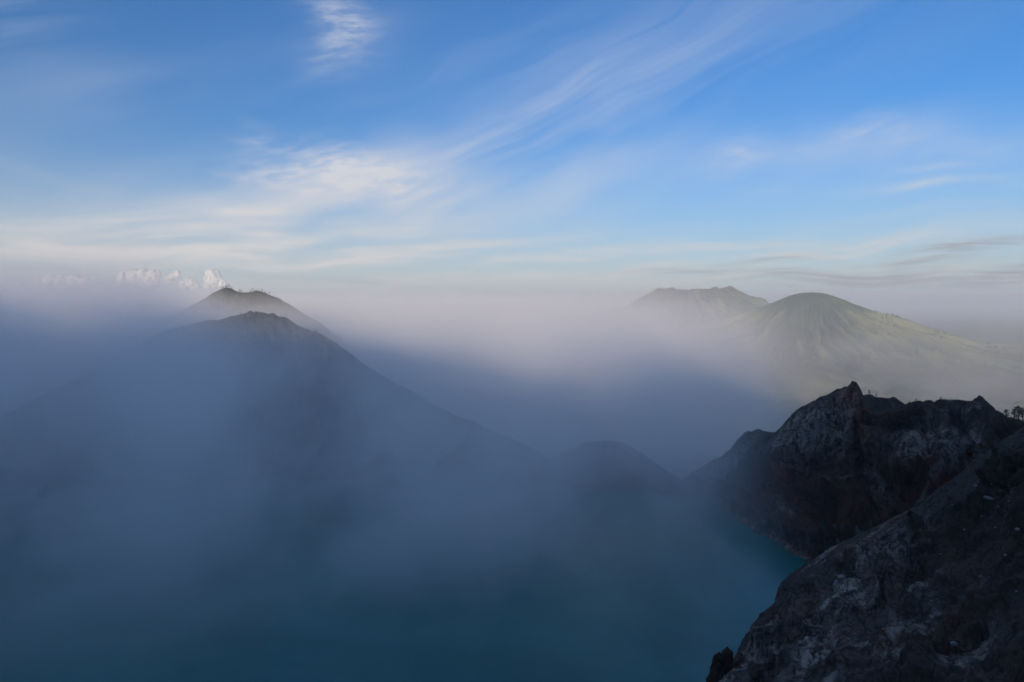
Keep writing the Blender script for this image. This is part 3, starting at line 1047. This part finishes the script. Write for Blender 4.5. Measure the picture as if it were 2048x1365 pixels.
rock('boulder', spur_at(1976, 997), 1.25, 3, M_boulder, squash=(1.5, 1.0, 0.6), label='largest pale boulder, flat and long, on the dark scree at right', category='boulder')
rock('boulder', spur_at(1948, 972), 0.75, 4, M_boulder, label='small pale boulder just above left of the largest one on the scree', category='boulder')
rock('boulder', spur_at(2032, 1058), 0.8, 6, M_boulder, label='small pale boulder low on the scree near the right edge', category='boulder')
rock('boulder', spur_at(1910, 1284), 0.9, 8, M_boulder, label='pale boulder low in the dark slope near the bottom right', category='boulder')
rock('boulder', spur_at(1669, 1166), 1.5, 9, M_boulder, squash=(0.55, 0.5, 1.5), label='upright pale slab of rock beside the bay\'s corner', category='boulder')
for i, (px, py) in enumerate(sorted([(1902, 1012), (1983, 965), (1996, 1012), (2015, 1001), (1960, 1032), (1990, 1052), (1925, 1060), (2008, 1108), (1880, 1105), (1962, 1150), (2030, 1180), (1860, 1200)])):
    rock('boulder', spur_at(px, py), random.uniform(0.28, 0.5), 20 + i, M_boulder, label=ORD[i] + ' from the left of the tiny pale stones dotted over the dark scree', category='boulder', group='small stones on the scree')


def spire(parent, base, tip, r0, seed):
    nh, na = 60, 40
    t_ = np.linspace(0, 1, nh)[:, None] * np.ones((1, na))
    a = np.linspace(0, 2 * np.pi, na, endpoint=False)[None, :] * np.ones((nh, 1))
    rad = r0 * (0.30 + 0.70 * (1 - t_) ** 0.9) * (1 - 0.97 * sm(t_, 0.93, 1.0))
    v = np.stack([rad * np.cos(a), rad * 0.7 * np.sin(a), t_ * 0], -1)
    v = v + (base + (tip - base) * t_[..., None])
    w1, w2, wr = worley(np.stack([v[..., 0] / 1.9, v[..., 1] / 1.9, v[..., 2] / 5.0], -1), seed)
    k_ = (wr - 0.5) * 2.2 * np.clip((w2 - w1) * 4, 0, 1) + fbm(v / 2.2, 4, seed, 0.6) * 1.3
    nrm_ = np.stack([np.cos(a), np.sin(a), a * 0], -1)
    v = v + nrm_ * (k_ * np.clip(1.2 - t_, 0.15, 1))[..., None]
    z0 = np.zeros_like(t_)
    o = grid_mesh('rock_spire', v, M_spur, {'pale': z0, 'red': z0 + 0.3, 'moss': z0, 'rocky': z0 + 1}, closed_u=True)
    o.parent = parent
    return o


pin = bpy.data.objects.new('rock_pinnacle', None)
link(pin, None, label='forked dark rock pinnacle rising over the lake at the bottom edge', category='rock')
spire(pin, P(1425, 1470, 262), P(1439, 1303, 264), 6.5, 61)
spire(pin, P(1450, 1460, 266), P(1455, 1293, 268), 6.0, 67)
spire(pin, P(1472, 1450, 267), P(1474, 1322, 269), 5.5, 71)


# cumulus on the horizon
def mat_cloud():
    m, t, out = new_mat('cumulus_vapour')
    p = objpos()
    d = t.nodes.new('ShaderNodeBsdfDiffuse')
    d.inputs['Color'].default_value = (0.8, 0.8, 0.8, 1)
    tr = t.nodes.new('ShaderNodeBsdfTransparent')
    mx = t.nodes.new('ShaderNodeMixShader')
    a = smooth(noise(p, 0.0005, 3, 0.5), 0.25, 0.75) * 0.30 + 0.26
    t.links.new(a.s, mx.inputs[0])
    t.links.new(tr.outputs[0], mx.inputs[1])
    t.links.new(d.outputs[0], mx.inputs[2])
    t.links.new(mx.outputs[0], out.inputs['Surface'])
    return m


M_cloud = mat_cloud()
CLOUD_D = 125000.0


def cumulus(label, puffs, seed, group='cumulus on the horizon'):
    """puffs: pixel x, pixel y, radius in pixels; skinned into one lumpy mesh."""
    import bmesh
    k_ = CLOUD_D / FPX
    bm = bmesh.new()
    rn = random.Random(seed)
    for (px, py, r) in puffs:
        c = P(px, py, CLOUD_D)
        for j in range(7):
            d = np.array([rn.gauss(0, 1), rn.gauss(0, 1), rn.gauss(0, 0.8)])
            d = d / np.linalg.norm(d) * (0.55 if j else 0.0)
            r2 = 1.35 * r * (0.85 if j == 0 else rn.uniform(0.35, 0.6)) * k_
            q = bmesh.ops.create_icosphere(bm, subdivisions=2, radius=r2)
            for v_ in q['verts']:
                v_.co = v_.co + Vector(tuple(c + d * r * k_))
    me0 = bpy.data.meshes.new('cumulus_cloud')
    bm.to_mesh(me0)
    bm.free()
    o = bpy.data.objects.new('cumulus_cloud', me0)
    COL.objects.link(o)
    md = o.modifiers.new('skin', 'REMESH')
    md.mode = 'VOXEL'
    md.voxel_size = 1.6 * k_
    dg = bpy.context.evaluated_depsgraph_get()
    me = bpy.data.meshes.new_from_object(o.evaluated_get(dg))
    o.modifiers.clear()
    o.data = me
    co = np.empty(len(me.vertices) * 3, np.float32)
    me.vertices.foreach_get('co', co)
    co = co.reshape(-1, 3)
    no = np.empty(len(me.vertices) * 3, np.float32)
    me.vertices.foreach_get('normal', no)
    no = no.reshape(-1, 3)
    co = co + no * (fbm(co / (7 * k_), 4, seed, 0.6) * 3.5 * k_)[:, None]
    me.vertices.foreach_set('co', co.reshape(-1))
    me.polygons.foreach_set('use_smooth', [True] * len(me.polygons))
    me.materials.clear()
    me.materials.append(M_cloud)
    me.name = 'cumulus_cloud'
    o['label'] = label
    o['category'] = 'cloud'
    o['group'] = group
    return o


cumulus('tall bright cumulus tower just left of the far hill\'s summit', [(427, 552, 12), (423, 562, 13), (432, 566, 12), (445, 570, 9), (415, 573, 7)], 5)
cumulus('wide bright cumulus, the largest puff, left of the tower', [(250, 556, 12), (268, 550, 11), (288, 550, 12), (308, 551, 11), (240, 568, 9), (275, 562, 16), (300, 562, 14)], 6)
cumulus('small leaning cumulus puff between the wide cloud and the tower', [(346, 554, 7), (356, 549, 6), (338, 559, 6)], 7)
cumulus('low cumulus puff right beneath the small leaning one', [(370, 573, 10), (385, 570, 10), (375, 564, 7), (394, 576, 7)], 8)
cumulus('dim low cumulus bank at the far left over the fog', [(80, 566, 11), (100, 561, 11), (125, 564, 13), (150, 562, 11), (170, 568, 11)], 9)
